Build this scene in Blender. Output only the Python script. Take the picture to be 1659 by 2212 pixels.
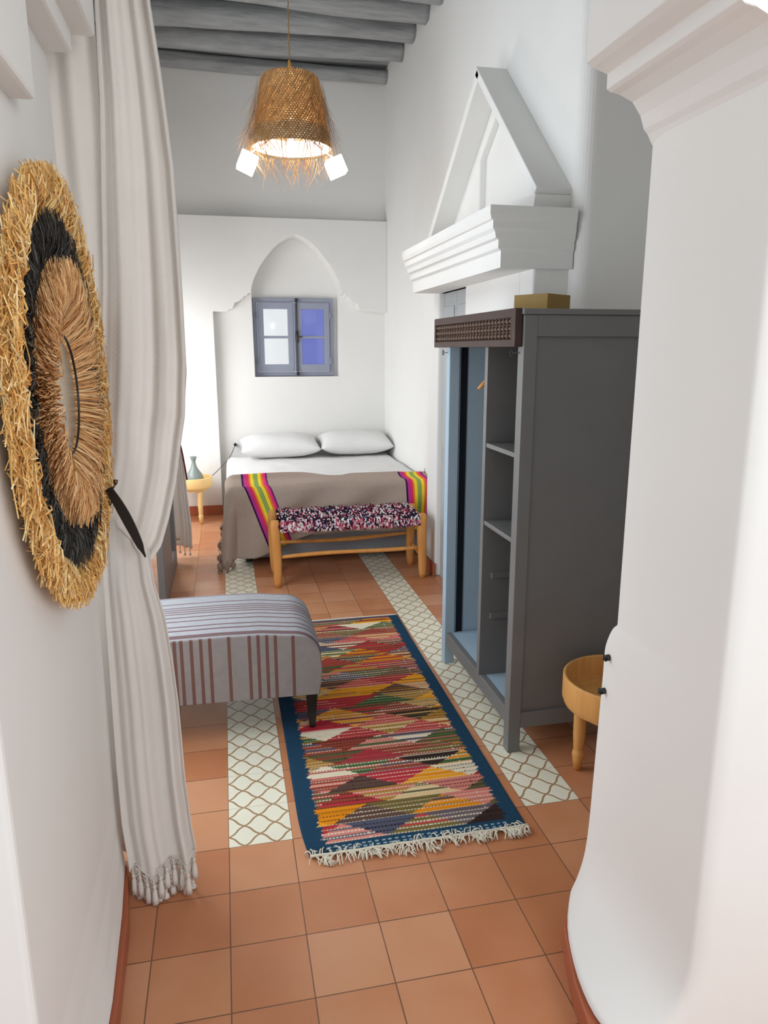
import bpy, bmesh, math, random
from mathutils import Vector, Matrix, noise
from mathutils.geometry import tessellate_polygon
R = random.Random(7)
PI = math.pi
sc = bpy.context.scene
C = sc.collection
for o in list(bpy.data.objects): bpy.data.objects.remove(o)

# ------------------------------------------------------------------ camera
F_PX, YAW, PITCH, ROLL = 1566.66, 0.214066, 0.220856, -0.001234
cam = bpy.data.cameras.new('camera'); co = bpy.data.objects.new('camera', cam); C.objects.link(co)
cam.sensor_fit = 'HORIZONTAL'; cam.sensor_width = 36; cam.lens = F_PX * 36 / 1659; cam.clip_start = 0.02
fw = Vector((math.sin(YAW)*math.cos(PITCH), math.cos(YAW)*math.cos(PITCH), -math.sin(PITCH)))
rt = Vector((math.cos(YAW), -math.sin(YAW), 0)); up = rt.cross(fw)
r2 = math.cos(ROLL)*rt + math.sin(ROLL)*up; u2 = -math.sin(ROLL)*rt + math.cos(ROLL)*up
m = Matrix((r2, u2, -fw)).transposed().to_4x4(); m.translation = Vector((0.05346, -1.86324, 1.5381))
co.matrix_world = m; sc.camera = co

# ------------------------------------------------------------------ light
sc.view_settings.view_transform = 'Standard'; sc.view_settings.look = 'None'
sc.view_settings.gamma = 1; sc.view_settings.use_curve_mapping = False
sc.view_settings.exposure = 0.12
w = bpy.data.worlds.new('daylight'); sc.world = w; w.use_nodes = True
w.node_tree.nodes['Background'].inputs[0].default_value = (0.93, 0.97, 1.0, 1)
w.node_tree.nodes['Background'].inputs[1].default_value = 0.85

def area(name, loc, to, sx, sy, power, col=(1, 1, 1)):
    l = bpy.data.lights.new(name, 'AREA'); l.shape = 'RECTANGLE'; l.size = sx; l.size_y = sy
    l.energy = power; l.color = col
    o = bpy.data.objects.new(name, l); C.objects.link(o); o.location = loc
    o.rotation_euler = (Vector(to) - Vector(loc)).to_track_quat('-Z', 'Z').to_euler()
    return o
# daylight through the openings of the left wall (patio side)
area('daylight_bed_window', (-0.84, 4.25, 1.25), (0.3, 4.6, 0.95), 0.9, 1.5, 30, (0.96, 0.98, 1))
area('daylight_patio_door', (-0.84, 1.15, 1.15), (1.3, 1.35, 1.0), 1.2, 1.9, 34, (0.86, 0.94, 1))
area('daylight_high_window', (-0.84, 1.75, 3.0), (1.6, 1.75, 2.6), 1.3, 0.9, 17, (0.84, 0.93, 1))
# added fill light behind the camera, brightens the front of the doorway
area('fill_doorway_front', (1.9, -3.4, 2.3), (.6, -.77, 1.4), 1.4, 1.4, 34, (1, 1, 1))

# ------------------------------------------------------------------ helpers
class MB:
    def __init__(s): s.v = []; s.f = []; s.uv = None; s.mi = []; s.col = None
    def add(s, vs, fs):
        b = len(s.v); s.v += [tuple(p) for p in vs]; s.f += [tuple(b+i for i in f) for f in fs]
    def box(s, a, b):
        x0, y0, z0 = a; x1, y1, z1 = b
        s.add([(x0,y0,z0),(x1,y0,z0),(x1,y1,z0),(x0,y1,z0),(x0,y0,z1),(x1,y0,z1),(x1,y1,z1),(x0,y1,z1)],
              [(0,3,2,1),(4,5,6,7),(0,1,5,4),(1,2,6,5),(2,3,7,6),(3,0,4,7)])
        return s
    def tube(s, pts, r, n=8, cap=True, jit=0):
        pts = [Vector(p) for p in pts]; rr = r if isinstance(r, (list, tuple)) else [r]*len(pts)
        b = len(s.v); L = len(pts); prev = None
        for i, p in enumerate(pts):
            t = (pts[min(i+1, L-1)] - pts[max(i-1, 0)]).normalized()
            if prev is None:
                a = Vector((0,0,1)) if abs(t.z) < .9 else Vector((1,0,0))
                prev = t.cross(a).normalized()
            prev = (prev - t*prev.dot(t)).normalized(); q = t.cross(prev)
            for k in range(n):
                an = 2*PI*k/n; rad = rr[i]*(1+jit*R.uniform(-1, 1))
                s.v.append(tuple(p + prev*math.cos(an)*rad + q*math.sin(an)*rad))
        for i in range(L-1):
            for k in range(n):
                s.f.append((b+i*n+k, b+i*n+(k+1) % n, b+(i+1)*n+(k+1) % n, b+(i+1)*n+k))
        if cap:
            s.f.append(tuple(b+k for k in range(n))[::-1]); s.f.append(tuple(b+(L-1)*n+k for k in range(n)))
        return s
    def lathe(s, prof, n=32, c=(0,0,0), cap=False):
        b = len(s.v)
        for r, z in prof:
            for k in range(n):
                a = 2*PI*k/n; s.v.append((c[0]+r*math.cos(a), c[1]+r*math.sin(a), c[2]+z))
        for i in range(len(prof)-1):
            for k in range(n):
                s.f.append((b+i*n+k, b+i*n+(k+1) % n, b+(i+1)*n+(k+1) % n, b+(i+1)*n+k))
        if cap:
            s.f.append(tuple(b+k for k in range(n))[::-1]); s.f.append(tuple(b+(len(prof)-1)*n+k for k in range(n)))
        return s
    def grid(s, nu, nv, fn, closeu=False):
        b = len(s.v)
        for j in range(nv):
            for i in range(nu): s.v.append(tuple(fn(i/(nu-1), j/(nv-1))))
        for j in range(nv-1):
            for i in range(nu-1):
                s.f.append((b+j*nu+i, b+j*nu+i+1, b+(j+1)*nu+i+1, b+(j+1)*nu+i))
        return s
    def prism(s, outer, holes, plane, d0, d1):
        """polygon in a plane ('xz' at y=d, 'yz' at x=d, 'xy' at z=d) given thickness d0..d1"""
        def P(p, d):
            return {'xz': (p[0], d, p[1]), 'yz': (d, p[0], p[1]), 'xy': (p[0], p[1], d)}[plane]
        loops = [outer] + list(holes)
        tri = tessellate_polygon([[Vector((p[0], p[1], 0)) for p in l] for l in loops])
        flat = [p for l in loops for p in l]
        n = len(flat); b = len(s.v)
        s.v += [P(p, d0) for p in flat] + [P(p, d1) for p in flat]
        for t in tri:
            s.f.append((b+t[0], b+t[1], b+t[2])); s.f.append((b+n+t[2], b+n+t[1], b+n+t[0]))
        k = 0
        for l in loops:
            m_ = len(l)
            for i in range(m_):
                a, c = k+i, k+(i+1) % m_
                s.f.append((b+a, b+c, b+n+c, b+n+a))
            k += m_
        return s
    def build(s, name, mat=None, parent=None, smooth=False, bevel=0, seg=2, solid=0, sub=0, angle=40, loc=None):
        me = bpy.data.meshes.new(name); me.from_pydata(s.v, [], s.f)
        bm = bmesh.new(); bm.from_mesh(me); bmesh.ops.recalc_face_normals(bm, faces=bm.faces); bm.to_mesh(me); bm.free()
        if s.uv:
            l = me.uv_layers.new(name='UVMap')
            for lp in me.loops: l.data[lp.index].uv = s.uv[lp.vertex_index]
        if s.col:
            at = me.color_attributes.new('tint', 'FLOAT_COLOR', 'POINT')
            for i, c in enumerate(s.col): at.data[i].color = (c[0], c[1], c[2], 1)
        o = bpy.data.objects.new(name, me); C.objects.link(o)
        if mat: me.materials.append(mat)
        if smooth:
            for p in me.polygons: p.use_smooth = True
        if parent is not None:
            o.parent = parent
            o.matrix_parent_inverse = Matrix.Translation(-Vector(base_of(parent)))
        if solid:
            md = o.modifiers.new('thickness', 'SOLIDIFY'); md.thickness = solid; md.offset = 0
        if bevel:
            md = o.modifiers.new('bevel', 'BEVEL'); md.width = bevel; md.segments = seg; md.limit_method = 'ANGLE'; md.angle_limit = math.radians(angle)
            md.harden_normals = False
        if sub:
            md = o.modifiers.new('subdivision', 'SUBSURF'); md.levels = sub; md.render_levels = sub
        return o

BASE = {}
def base_of(o): return BASE.get(o.name, (0, 0, 0))
def thing(name, label, cat, loc, group=None):
    o = bpy.data.objects.new(name, None); C.objects.link(o); o.location = loc; o.empty_display_size = .05
    BASE[o.name] = tuple(loc); o['label'] = label; o['category'] = cat
    if group: o['group'] = group
    return o
def tag(o, label, cat, group=None):
    o['label'] = label; o['category'] = cat
    if group: o['group'] = group
    return o
def struct(o): o['kind'] = 'structure'; return o

# ---- material expression helper
class X:
    nt = None
    def __init__(s, sock): s.s = sock
    @staticmethod
    def m(op, *a):
        n = X.nt.nodes.new('ShaderNodeMath'); n.operation = op
        for i, v in enumerate(a):
            if isinstance(v, X): X.nt.links.new(v.s, n.inputs[i])
            else: n.inputs[i].default_value = v
        return X(n.outputs[0])
    def __add__(a, b): return X.m('ADD', a, b)
    __radd__ = __add__
    def __sub__(a, b): return X.m('SUBTRACT', a, b)
    def __rsub__(a, b): return X.m('SUBTRACT', b, a)
    def __mul__(a, b): return X.m('MULTIPLY', a, b)
    __rmul__ = __mul__
    def __truediv__(a, b): return X.m('DIVIDE', a, b)
    def lt(a, b): return X.m('LESS_THAN', a, b)
    def gt(a, b): return X.m('GREATER_THAN', a, b)
    def sin(a): return X.m('SINE', a)
    def cos(a): return X.m('COSINE', a)
    def abs(a): return X.m('ABSOLUTE', a)
    def floor(a): return X.m('FLOOR', a)
    def fract(a): return X.m('FRACT', a)

class Mat:
    def __init__(s, name, rough=.6, spec=.3):
        s.mt = bpy.data.materials.new(name); s.mt.use_nodes = True; s.nt = s.mt.node_tree; X.nt = s.nt
        s.b = s.nt.nodes['Principled BSDF']; s.b.inputs['Roughness'].default_value = rough
        s.b.inputs['Specular IOR Level'].default_value = spec
    def n(s, t, **k):
        nd = s.nt.nodes.new(t)
        for a, v in k.items():
            if a in nd.inputs: nd.inputs[a].default_value = v
            else: setattr(nd, a, v)
        return nd
    def pos(s, kind='Object'):
        tc = s.n('ShaderNodeTexCoord'); sp = s.n('ShaderNodeSeparateXYZ'); s.nt.links.new(tc.outputs[kind], sp.inputs[0])
        return X(sp.outputs[0]), X(sp.outputs[1]), X(sp.outputs[2])
    def vec(s, x, y, z=0.0):
        c = s.n('ShaderNodeCombineXYZ')
        for i, v in enumerate((x, y, z)):
            if isinstance(v, X): s.nt.links.new(v.s, c.inputs[i])
            else: c.inputs[i].default_value = v
        return c.outputs[0]
    def noise(s, scale, detail=3, vec=None, rough=.5):
        nd = s.n('ShaderNodeTexNoise'); nd.inputs['Scale'].default_value = scale; nd.inputs['Detail'].default_value = detail
        nd.inputs['Roughness'].default_value = rough
        if vec is None: vec = s.n('ShaderNodeTexCoord').outputs['Object']
        s.nt.links.new(vec, nd.inputs['Vector']); return X(nd.outputs['Fac'])
    def white(s, vec):
        nd = s.n('ShaderNodeTexWhiteNoise', noise_dimensions='3D'); s.nt.links.new(vec, nd.inputs['Vector']); return X(nd.outputs['Value'])
    def mix(s, f, a, b):
        nd = s.n('ShaderNodeMix', data_type='RGBA')
        for i, v in ((0, f), (6, a), (7, b)):
            if isinstance(v, X): s.nt.links.new(v.s, nd.inputs[i])
            elif hasattr(v, 'is_output'): s.nt.links.new(v, nd.inputs[i])
            else: nd.inputs[i].default_value = v if i == 0 else (*v, 1)
        return nd.outputs[2]
    def ramp(s, f, stops, interp='LINEAR'):
        nd = s.n('ShaderNodeValToRGB'); nd.color_ramp.interpolation = interp; e = nd.color_ramp.elements
        while len(e) > 1: e.remove(e[-1])
        e[0].position = stops[0][0]; e[0].color = (*stops[0][1], 1)
        for p, c in stops[1:]:
            q = e.new(p); q.color = (*c, 1)
        s.nt.links.new(f.s, nd.inputs[0]); return nd.outputs[0]
    def color(s, c):
        if hasattr(c, 'is_output'): s.nt.links.new(c, s.b.inputs['Base Color'])
        else: s.b.inputs['Base Color'].default_value = (*c, 1)
        return s
    def bump(s, h, strength=.3, dist=.01):
        bp = s.n('ShaderNodeBump'); bp.inputs['Strength'].default_value = strength; bp.inputs['Distance'].default_value = dist
        s.nt.links.new(h.s, bp.inputs['Height']); s.nt.links.new(bp.outputs[0], s.b.inputs['Normal']); return s

def S(r, g, b):   # sRGB 0-255 to linear
    return tuple(((c/255)/12.92 if c/255 <= .04045 else ((c/255+.055)/1.055)**2.4) for c in (r, g, b))

def simple(name, col, rough=.6, spec=.3, nscale=None, amt=.12, bump=0, bdist=.004, metal=0):
    M_ = Mat(name, rough, spec)
    if metal: M_.b.inputs['Metallic'].default_value = metal
    if nscale:
        f = M_.noise(nscale, 4)
        M_.color(M_.mix(f, tuple(c*(1-amt) for c in col), tuple(min(1, c*(1+amt)) for c in col)))
        if bump: M_.bump(f, bump, bdist)
    else: M_.color(col)
    return M_.mt

plaster = Mat('white_plaster', .75, .25)
_n = plaster.noise(2.2, 4); _n2 = plaster.noise(14, 5)
plaster.color(plaster.mix(_n, (.80, .79, .765), (.86, .85, .828))); plaster.bump(_n*1.0+_n2*.12, .35, .02)
plaster = plaster.mt
greypaint = simple('grey_wood_paint', (.165, .163, .16), .42, .45, 9, .08, .1)
greyceil = Mat('grey_ceiling_paint', .55, .4)
_tc = greyceil.pos(); _v = greyceil.vec(_tc[0]*1.6, _tc[1]*11, _tc[2]*11)
_f = greyceil.noise(2.6, 6, _v, .6)
greyceil.color(greyceil.mix(_f, (.16, .168, .17), (.55, .565, .565))); greyceil.bump(_f, .7, .02); greyceil = greyceil.mt
bluetone = simple('blue_grey_wardrobe_tone', (.36, .47, .56), .5, .4, 9, .05)  # blue-grey tone of the far panels, bottom board and far front post
bluegrey = simple('blue_grey_window_paint', S(150, 155, 172), .4, .4, 12, .06)
darkwood = simple('dark_brown_wood', S(62, 42, 34), .45, .4, 25, .3, .2)
iron = simple('dark_iron', (.02, .017, .015), .4, .5)
gold = simple('gold_cardboard', S(150, 118, 50), .5, .4, 18, .15)
blackwood = simple('black_lacquered_wood', (.008, .008, .009), .35, .5)
lightwood = Mat('pale_wood', .45, .35)
_p = lightwood.pos(); _f = lightwood.noise(6, 5, lightwood.vec(_p[0]*6, _p[1]*6, _p[2]*1.0))
lightwood.color(lightwood.mix(_f, S(190, 130, 66), S(226, 172, 104))); lightwood.bump(_f, .15, .004); lightwood = lightwood.mt
yellowwood = simple('pale_yellow_wood', S(238, 205, 140), .5, .3, 9, .06)
benchwood = Mat('bench_wood', .5, .35)
_p = benchwood.pos(); _f = benchwood.noise(4, 6, benchwood.vec(_p[0]*5, _p[1]*5, _p[2]*1.2))
benchwood.color(benchwood.mix(_f, S(190, 122, 56), S(236, 172, 98))); benchwood.bump(_f, .3, .006); benchwood = benchwood.mt

def fabric(name, col, scale=420, rough=.9):
    M_ = Mat(name, rough, .1); p = M_.pos()
    wv = (p[0]*scale).sin()*(p[2]*scale).sin() + (p[1]*scale).sin()*.5
    f = M_.noise(8, 3)
    M_.color(M_.mix(f, tuple(c*.93 for c in col), tuple(min(1, c*1.05) for c in col))); M_.bump(wv, .12, .002); return M_.mt
curtaincloth = fabric('cream_curtain_cloth', (.86, .825, .785))
_nt = curtaincloth.node_tree; _tl = _nt.nodes.new('ShaderNodeBsdfTranslucent'); _tl.inputs[0].default_value = (.86, .825, .785, 1)
_mx = _nt.nodes.new('ShaderNodeMixShader'); _mx.inputs[0].default_value = .28
_nt.links.new(_nt.nodes['Principled BSDF'].outputs[0], _mx.inputs[1]); _nt.links.new(_tl.outputs[0], _mx.inputs[2]); _nt.links.new(_mx.outputs[0], _nt.nodes['Material Output'].inputs[0])
added_liner = simple('added_white_liner', (.9, .88, .85), .9); _nt = added_liner.node_tree; _tl = _nt.nodes.new('ShaderNodeBsdfTranslucent'); _tl.inputs[0].default_value = (.9, .86, .8, 1)
_mx = _nt.nodes.new('ShaderNodeMixShader'); _mx.inputs[0].default_value = .5
_nt.links.new(_nt.nodes['Principled BSDF'].outputs[0], _mx.inputs[1]); _nt.links.new(_tl.outputs[0], _mx.inputs[2]); _nt.links.new(_mx.outputs[0], _nt.nodes['Material Output'].inputs[0])
bedwhite = fabric('white_bed_linen', (.80, .79, .78))
cream = simple('cream_yarn', (.72, .66, .54), .9, .1)
whiteyarn = simple('off_white_yarn', (.70, .665, .62), .9, .1)

def tinted(name, rough=.8, spec=.15, bump=None, gain=1.0, trans=0):
    M_ = Mat(name, rough, spec); a = M_.n('ShaderNodeAttribute', attribute_name='tint')
    M_.nt.links.new(a.outputs['Color'], M_.b.inputs['Base Color'])
    if trans:
        M_.nt.links.new(a.outputs['Color'], M_.b.inputs['Base Color'])
    return M_
raffia = tinted('raffia_fibre', .6, .3).mt

# ------------------------------------------------------------------ floor
fl = Mat('terracotta_tiles', .38, .35)
x, y, z = fl.pos()
T = .2
tx, ty = x/T, y/T
cell = fl.vec(tx.floor(), ty.floor(), 0.0)
rnd = fl.white(cell)
nz = fl.noise(7, 5); nz2 = fl.noise(2.3, 4, fl.vec(x+rnd*9.0, y+rnd*5.0, 0.0))
basec = fl.ramp(nz2*.7+rnd*.35+nz*.15-.1, [(.15, S(178, 112, 74)), (.42, S(192, 128, 90)), (.6, S(202, 144, 106)), (.85, S(208, 154, 124))])
gx = X.m('MINIMUM', tx.fract(), 1.0-tx.fract()); gy = X.m('MINIMUM', ty.fract(), 1.0-ty.fract())
g = X.m('MINIMUM', gx, gy)
grout = (g + (nz-.5)*.006).lt(.0085)
terr = fl.mix(grout, basec, S(120, 84, 62))
# cream trellis tiles in two strips running into the room
sA = (x.gt(0.0))*(x.lt(.2)); sB = (x.gt(1.0))*(x.lt(1.2))
strip = (sA+sB)*(y.gt(.2))
u_ = x*(2*PI/.1); v_ = y*(2*PI/.1)
s_ = (u_+v_)*.5; t_ = (u_-v_)*.5
l1 = ((s_ + (t_*2.0).sin()*.13)).cos().abs(); l2 = ((t_ + (s_*2.0).sin()*.13)).cos().abs()
kn = X.m('MINIMUM', l1, l2)
line = (kn + (nz-.5)*.05).lt(.155)
trel = fl.mix(line, fl.mix(nz, S(226, 222, 200), S(240, 236, 218)), fl.mix(nz, S(150, 118, 84), S(176, 142, 106)))
trel = fl.mix(gy.lt(.005), trel, S(190, 180, 158))
fl.color(fl.mix(strip, terr, trel)); fl.bump((1.0-grout)*.6+nz*.15, .3, .004)
nr = fl.noise(3, 3); fl.nt.links.new((nr*.25+.22).s, fl.b.inputs['Roughness'])
b = MB(); b.grid(2, 2, lambda a, c: (-3.0+7.0*a, -2.05+7.65*c, 0))
struct(b.build('floor', fl.mt))
base_t = simple('terracotta_skirting', S(168, 92, 62), .4, .4, 6, .15)

# ------------------------------------------------------------------ walls
# arch of the bed recess: outline in x, z
def arch_pts():
    half = [(.340, 2.00), (.342, 2.09), (.36, 2.15), (.391, 2.21), (.43, 2.285), (.479, 2.347), (.54, 2.42), (.607, 2.48), (.68, 2.525), (.748, 2.545)]
    other = [(1.488-px, pz) for px, pz in reversed(half[:-1])]
    return half + other
AR = arch_pts()
corbL = [(-.01, 0), (-.01, 1.872), (.115, 1.872), (.13, 1.89), (.165, 1.90), (.18, 1.93), (.185, 1.95), (.225, 1.965), (.26, 1.99), (.27, 2.01), (.30, 2.015), (.305, 2.035), (.333, 2.035)]
corbR = [(1.488-px, pz) for px, pz in reversed(corbL[3:])] + [(1.59, 1.872)]
XR = 1.59
outer = [(-.9, 0)] + corbL + AR[1:-1] + corbR + [(XR, 2.684), (-.9, 2.684)]
b = MB(); b.prism(outer, [], 'xz', 5.06, 5.16)
struct(b.build('wall_back', plaster, bevel=.006, seg=2))
b = MB()
winhole = [(.345, 1.285)] + AR + [(1.143, 1.285)]
b.prism([(-.9, 0), (XR+.2, 0), (XR+.2, 2.684), (-.9, 2.684)], [winhole], 'xz', 5.1601, 5.30)
struct(b.build('wall_recess', plaster, bevel=.004, seg=2))
b = MB(); b.prism([(-.9, 0), (XR+.2, 0), (XR+.2, 2.684), (-.9, 2.684)], [[(.36, 1.30), (1.09, 1.30), (1.09, 1.995), (.36, 1.995)]], 'xz', 5.3001, 5.42)
struct(b.build('wall_window', plaster))
b = MB(); b.box((-.9, 5.16, 2.6845), (XR+.2, 5.42, 4.1)); struct(b.build('wall_back_upper', plaster))
# right wall with a softly rounded near corner
b = MB()
prof = []
for k in range(9):
    a = -PI/2*k/8
    prof.append((XR+.07-.07*math.cos(PI/2*k/8), 1.24+.07-.07*math.sin(PI/2*k/8)))
prof = [(XR, 5.42)] + prof + [(2.6, 1.24), (2.6, 5.42)]
b.prism(prof, [], 'xy', 0, 4.1)
struct(b.build('wall_right', plaster, smooth=False, bevel=.002))
b = MB(); b.box((2.6, -.77, 0), (2.75, 5.42, 4.1)); struct(b.build('wall_far_right', plaster))
# left wall with two tall openings and one high window
b = MB()
b.prism([(-.77, 0), (5.42, 0), (5.42, 4.1), (-.77, 4.1)], [[(.50, .02), (1.80, .02), (1.80, 2.2), (.50, 2.2)], [(3.75, .45), (4.75, .45), (4.75, 2.05), (3.75, 2.05)], [(1.05, 2.5), (2.45, 2.5), (2.45, 3.5), (1.05, 3.5)]], 'yz', -.98, -.80)
struct(b.build('wall_left', plaster))
# ceiling boards
b = MB()
yy = -.77
while yy < 5.2:
    wd = R.uniform(.10, .14); b.box((-1.0, yy+.002, 3.965+R.uniform(0, .006)), (2.75, yy+wd, 4.0)); yy += wd
b.box((-1.0, -.77, 4.0), (2.75, 5.42, 4.1))
struct(b.build('ceiling', greyceil))

# doorway in the foreground: left jamb, right jamb, arch corbels, header
b = MB()
lv = [(0.06, 0), (.12, 0), (.2, 0), (.3, 0), (.5, 0), (1.2, 0), (2.0, 0), (2.9, 0), (4.1, 0)]
def leftpoly(zz):
    k = .0
    e = .055*max(0, 1-zz/.30)**1.6
    return [(-1.0, -.77), (-.302+e, -.77), (-.302+e, -.37), (-.304+e*.7, -.1), (-.306+e*.3, .10), (-.318, .14), (-.345, .155), (-1.0, .155)]
n_ = 8
for zz, _ in lv:
    for px, py in leftpoly(zz): b.v.append((px, py, zz))
for j in range(len(lv)-1):
    for i in range(n_):
        b.f.append((j*n_+i, j*n_+(i+1) % n_, (j+1)*n_+(i+1) % n_, (j+1)*n_+i))
b.f.append(tuple(range(n_))); b.f.append(tuple((len(lv)-1)*n_+i for i in range(n_)))
struct(b.build('wall_left_jamb', plaster, bevel=.012, seg=3))
b = MB()
# (z, [far corner, p2, p3, near corner]) : plaster bulges out low down
def jamb(zz):
    k = (max(0, .21-zz)/.14)**1.7; q = max(0, min(1, (.885-zz)/.075)); q = q**.6
    fy = -.362+.058*q+.035*max(0, 1-zz/.75)
    return [(.957-.03*k, fy), (.950-.108*k-.006*q, -.40), (.950-.158*k-.006*q, -.56), (.95-.178*k, -.69), (.950-.12*k, -.757), (.954-.09*k, -.77)]
LV = [(zz, [(jamb(zz)[0][0]+.004, jamb(zz)[0][1])]+jamb(zz)) for zz in (.07, .075, .16, .25, .34, .42, .50, .58, .66, .74, .78, .805, .825, .845, .862, .875, .885, .89, 1.0, 1.4, 2.0, 3.0, 4.1)]
for zz, pl in LV:
    fy = pl[0][1]
    for px, py in [(2.75, fy)] + pl + [(2.75, -.77)]: b.v.append((px, py, zz))
n_ = 9
for j in range(len(LV)-1):
    for i in range(n_-1):
        b.f.append((j*n_+i, j*n_+i+1, (j+1)*n_+i+1, (j+1)*n_+i))
b.f.append(tuple(range(n_))); b.f.append(tuple((len(LV)-1)*n_+i for i in range(n_)))
struct(b.build('wall_right_jamb', plaster, smooth=True, sub=2))
b = MB()
b.prism([(2.75, -.285), (.93, -.285), (.851, -.39), (.800, -.55), (.778, -.67), (.84, -.755), (2.75, -.758)], [], 'xy', 0, .0695)
struct(b.build('baseboard_right_jamb', base_t, bevel=.004))
b = MB(); b.prism([(-.9, -.765), (-.255, -.765), (-.254, -.37), (-.264, -.1), (-.290, .10), (-.305, .13), (-.9, .13)], [], 'xy', 0, .06)
struct(b.build('baseboard_left_jamb', base_t, bevel=.004))

# corbels of the foreground arch (right): stepped profile in x,z
b = MB()
pr = [(1.2, 1.955), (.957, 1.955), (.945, 1.975), (.935, 1.985), (.925, 2.01), (.905, 2.035), (.875, 2.047), (.855, 2.05), (.845, 2.055), (.845, 2.082), (.812, 2.092), (.797, 2.10), (.797, 2.35), (.66, 2.56), (.5, 2.68), (.3, 2.74), (.3, 4.1), (1.2, 4.1)]
b.prism(pr, [], 'xz', -.765, -.363)
struct(b.build('trim_1', plaster, bevel=.008, seg=3))
# corbels of the foreground arch (left)
b = MB()
b.box((-.6, -.768, 1.982), (-.258, -.30, 2.25)); struct(b.build('trim_2', plaster, bevel=.008, seg=2))
b = MB(); b.box((-.6, -.768, 2.192), (-.246, .08, 2.5)); struct(b.build('trim_3', plaster, bevel=.008, seg=2))
b = MB(); b.prism([(-.6, 2.238), (-.198, 2.238), (-.193, 2.42), (-.1, 2.6), (.1, 2.72), (.31, 2.75), (.31, 4.1), (-.6, 4.1)], [], 'xz', -.767, .105)
struct(b.build('trim_4', plaster, bevel=.008, seg=2))

# portal in the right wall: pier, cornice, gable
b = MB(); b.box((1.42, 2.77, 0), (XR+.01, 3.0, 2.0)); b.box((1.42, 1.45, 0), (XR+.01, 2.24, 2.0)); b.box((1.42, 1.45, 1.885), (XR+.01, 3.0, 2.1))
b.box((1.42, 1.30, 1.70), (XR+.01, 1.4499, 2.1))
struct(b.build('trim_5', plaster, bevel=.012, seg=3))
b = MB(); b.box((1.455, 2.24, 0), (XR+.005, 2.50, 1.885)); b.box((1.455, 2.504, 0), (XR+.005, 2.77, 1.885))
for y0 in (2.27, 2.54):
    for z0, z1 in ((.1, .8), (.9, 1.8)): b.box((1.447, y0, z0), (1.456, y0+.2, z1))
struct(b.build('door_1', simple('pale_grey_door_paint', (.45, .47, .48), .5, .3, 6, .05), bevel=.004))
pro = [(0, 1.885), (.165, 1.885), (.165, 1.955), (.18, 1.965), (.18, 2.0), (.195, 2.006), (.20, 2.03), (.212, 2.045), (.212, 2.075), (.222, 2.08), (.228, 2.10), (.228, 2.135), (0, 2.135)]
b = MB()
# side face: profile offsets from the wall; near and far ends return with the same offsets
L = len(pro)
for (off, zz) in pro:
    xx = 1.42 - off
    e = off*.45
    b.v += [(XR+.005, 1.345-e, zz), (xx, 1.345-e, zz), (xx, 2.72+e, zz), (XR+.005, 2.72+e, zz)]
for j in range(L-1):
    for i in range(3): b.f.append((j*4+i, j*4+i+1, (j+1)*4+i+1, (j+1)*4+i))
b.f.append((0, 1, 2, 3)); b.f.append(tuple((L-1)*4+i for i in range(4)))
struct(b.build('trim_6', plaster))
# gable boards
def slab(y0, z0, y1, z1, th, x0=1.42):
    d = Vector((y1-y0, z1-z0)).normalized(); nn = Vector((-d.y, d.x))
    q = [(y0, z0), (y1, z1), (y1-nn.x*th, z1-nn.y*th), (y0-nn.x*th, z0-nn.y*th)]
    bb = MB(); bb.prism(q, [], 'yz', x0, XR+.01); return bb
b = slab(1.30, 2.225, 2.15, 2.983, .04); struct(b.build('trim_7', plaster, bevel=.004))
b = slab(2.13, 2.965, 3.05, 2.26, .05); struct(b.build('trim_8', plaster, bevel=.004))
b = MB(); b.prism([(1.33, 2.135), (1.60, 2.135), (1.60, 2.215), (1.31, 2.20)], [], 'yz', 1.42, XR+.01); struct(b.build('trim_9', plaster, bevel=.004))
b = MB(); b.prism([(1.62, 2.135), (2.95, 2.135), (2.95, 2.29), (2.13, 2.90), (1.62, 2.47)], [[(1.75, 2.2), (1.75, 2.5), (2.13, 2.8), (2.42, 2.6), (2.42, 2.2)]], 'yz', 1.55, XR+.005)
struct(b.build('trim_10', plaster, bevel=.01, seg=3))

# skirting
b = MB(); b.box((-.8, 5.045, 0), (-.012, 5.0605, .095)); struct(b.build('baseboard_back', base_t, bevel=.004))
b = MB(); b.box((1.405, 2.755, 0), (1.42, 3.012, .095)); b.box((1.405, 3.0005, 0), (1.575, 3.012, .095)); b.box((1.575, 3.0005, 0), (1.59, 5.15, .095)); struct(b.build('baseboard_right', base_t, bevel=.004))

# ------------------------------------------------------------------ ceiling logs
def log(y0, r, zc, name='ceiling_log', seed=0):
    bb = MB(); rr = random.Random(seed); nx, na = 60, 20
    for i in range(nx):
        t = i/(nx-1); xx = -.95+2.545*t
        cy = y0+.02*math.sin(3*t+seed)+.01*math.sin(9*t+seed*2); cz = zc+.015*math.sin(2.5*t+seed*1.7)
        r0 = r*(1+.12*math.sin(2.1*t+seed)+.04*noise.noise(Vector((xx*3, seed, 0))))
        for k in range(na):
            a = 2*PI*k/na
            q = r0*(1+.24*noise.noise(Vector((xx*1.1+seed*7, math.cos(a)*1.8, math.sin(a)*1.8)))+.035*noise.noise(Vector((xx*2, math.cos(a)*6+seed, math.sin(a)*6))))
            bb.v.append((xx, cy+q*math.cos(a), cz+q*math.sin(a)))
    for i in range(nx-1):
        for k in range(na): bb.f.append((i*na+k, i*na+(k+1) % na, (i+1)*na+(k+1) % na, (i+1)*na+k))
    bb.f.append(tuple(range(na))); bb.f.append(tuple((nx-1)*na+k for k in range(na)))
    return bb.build(name, greyceil, smooth=True)
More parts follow.
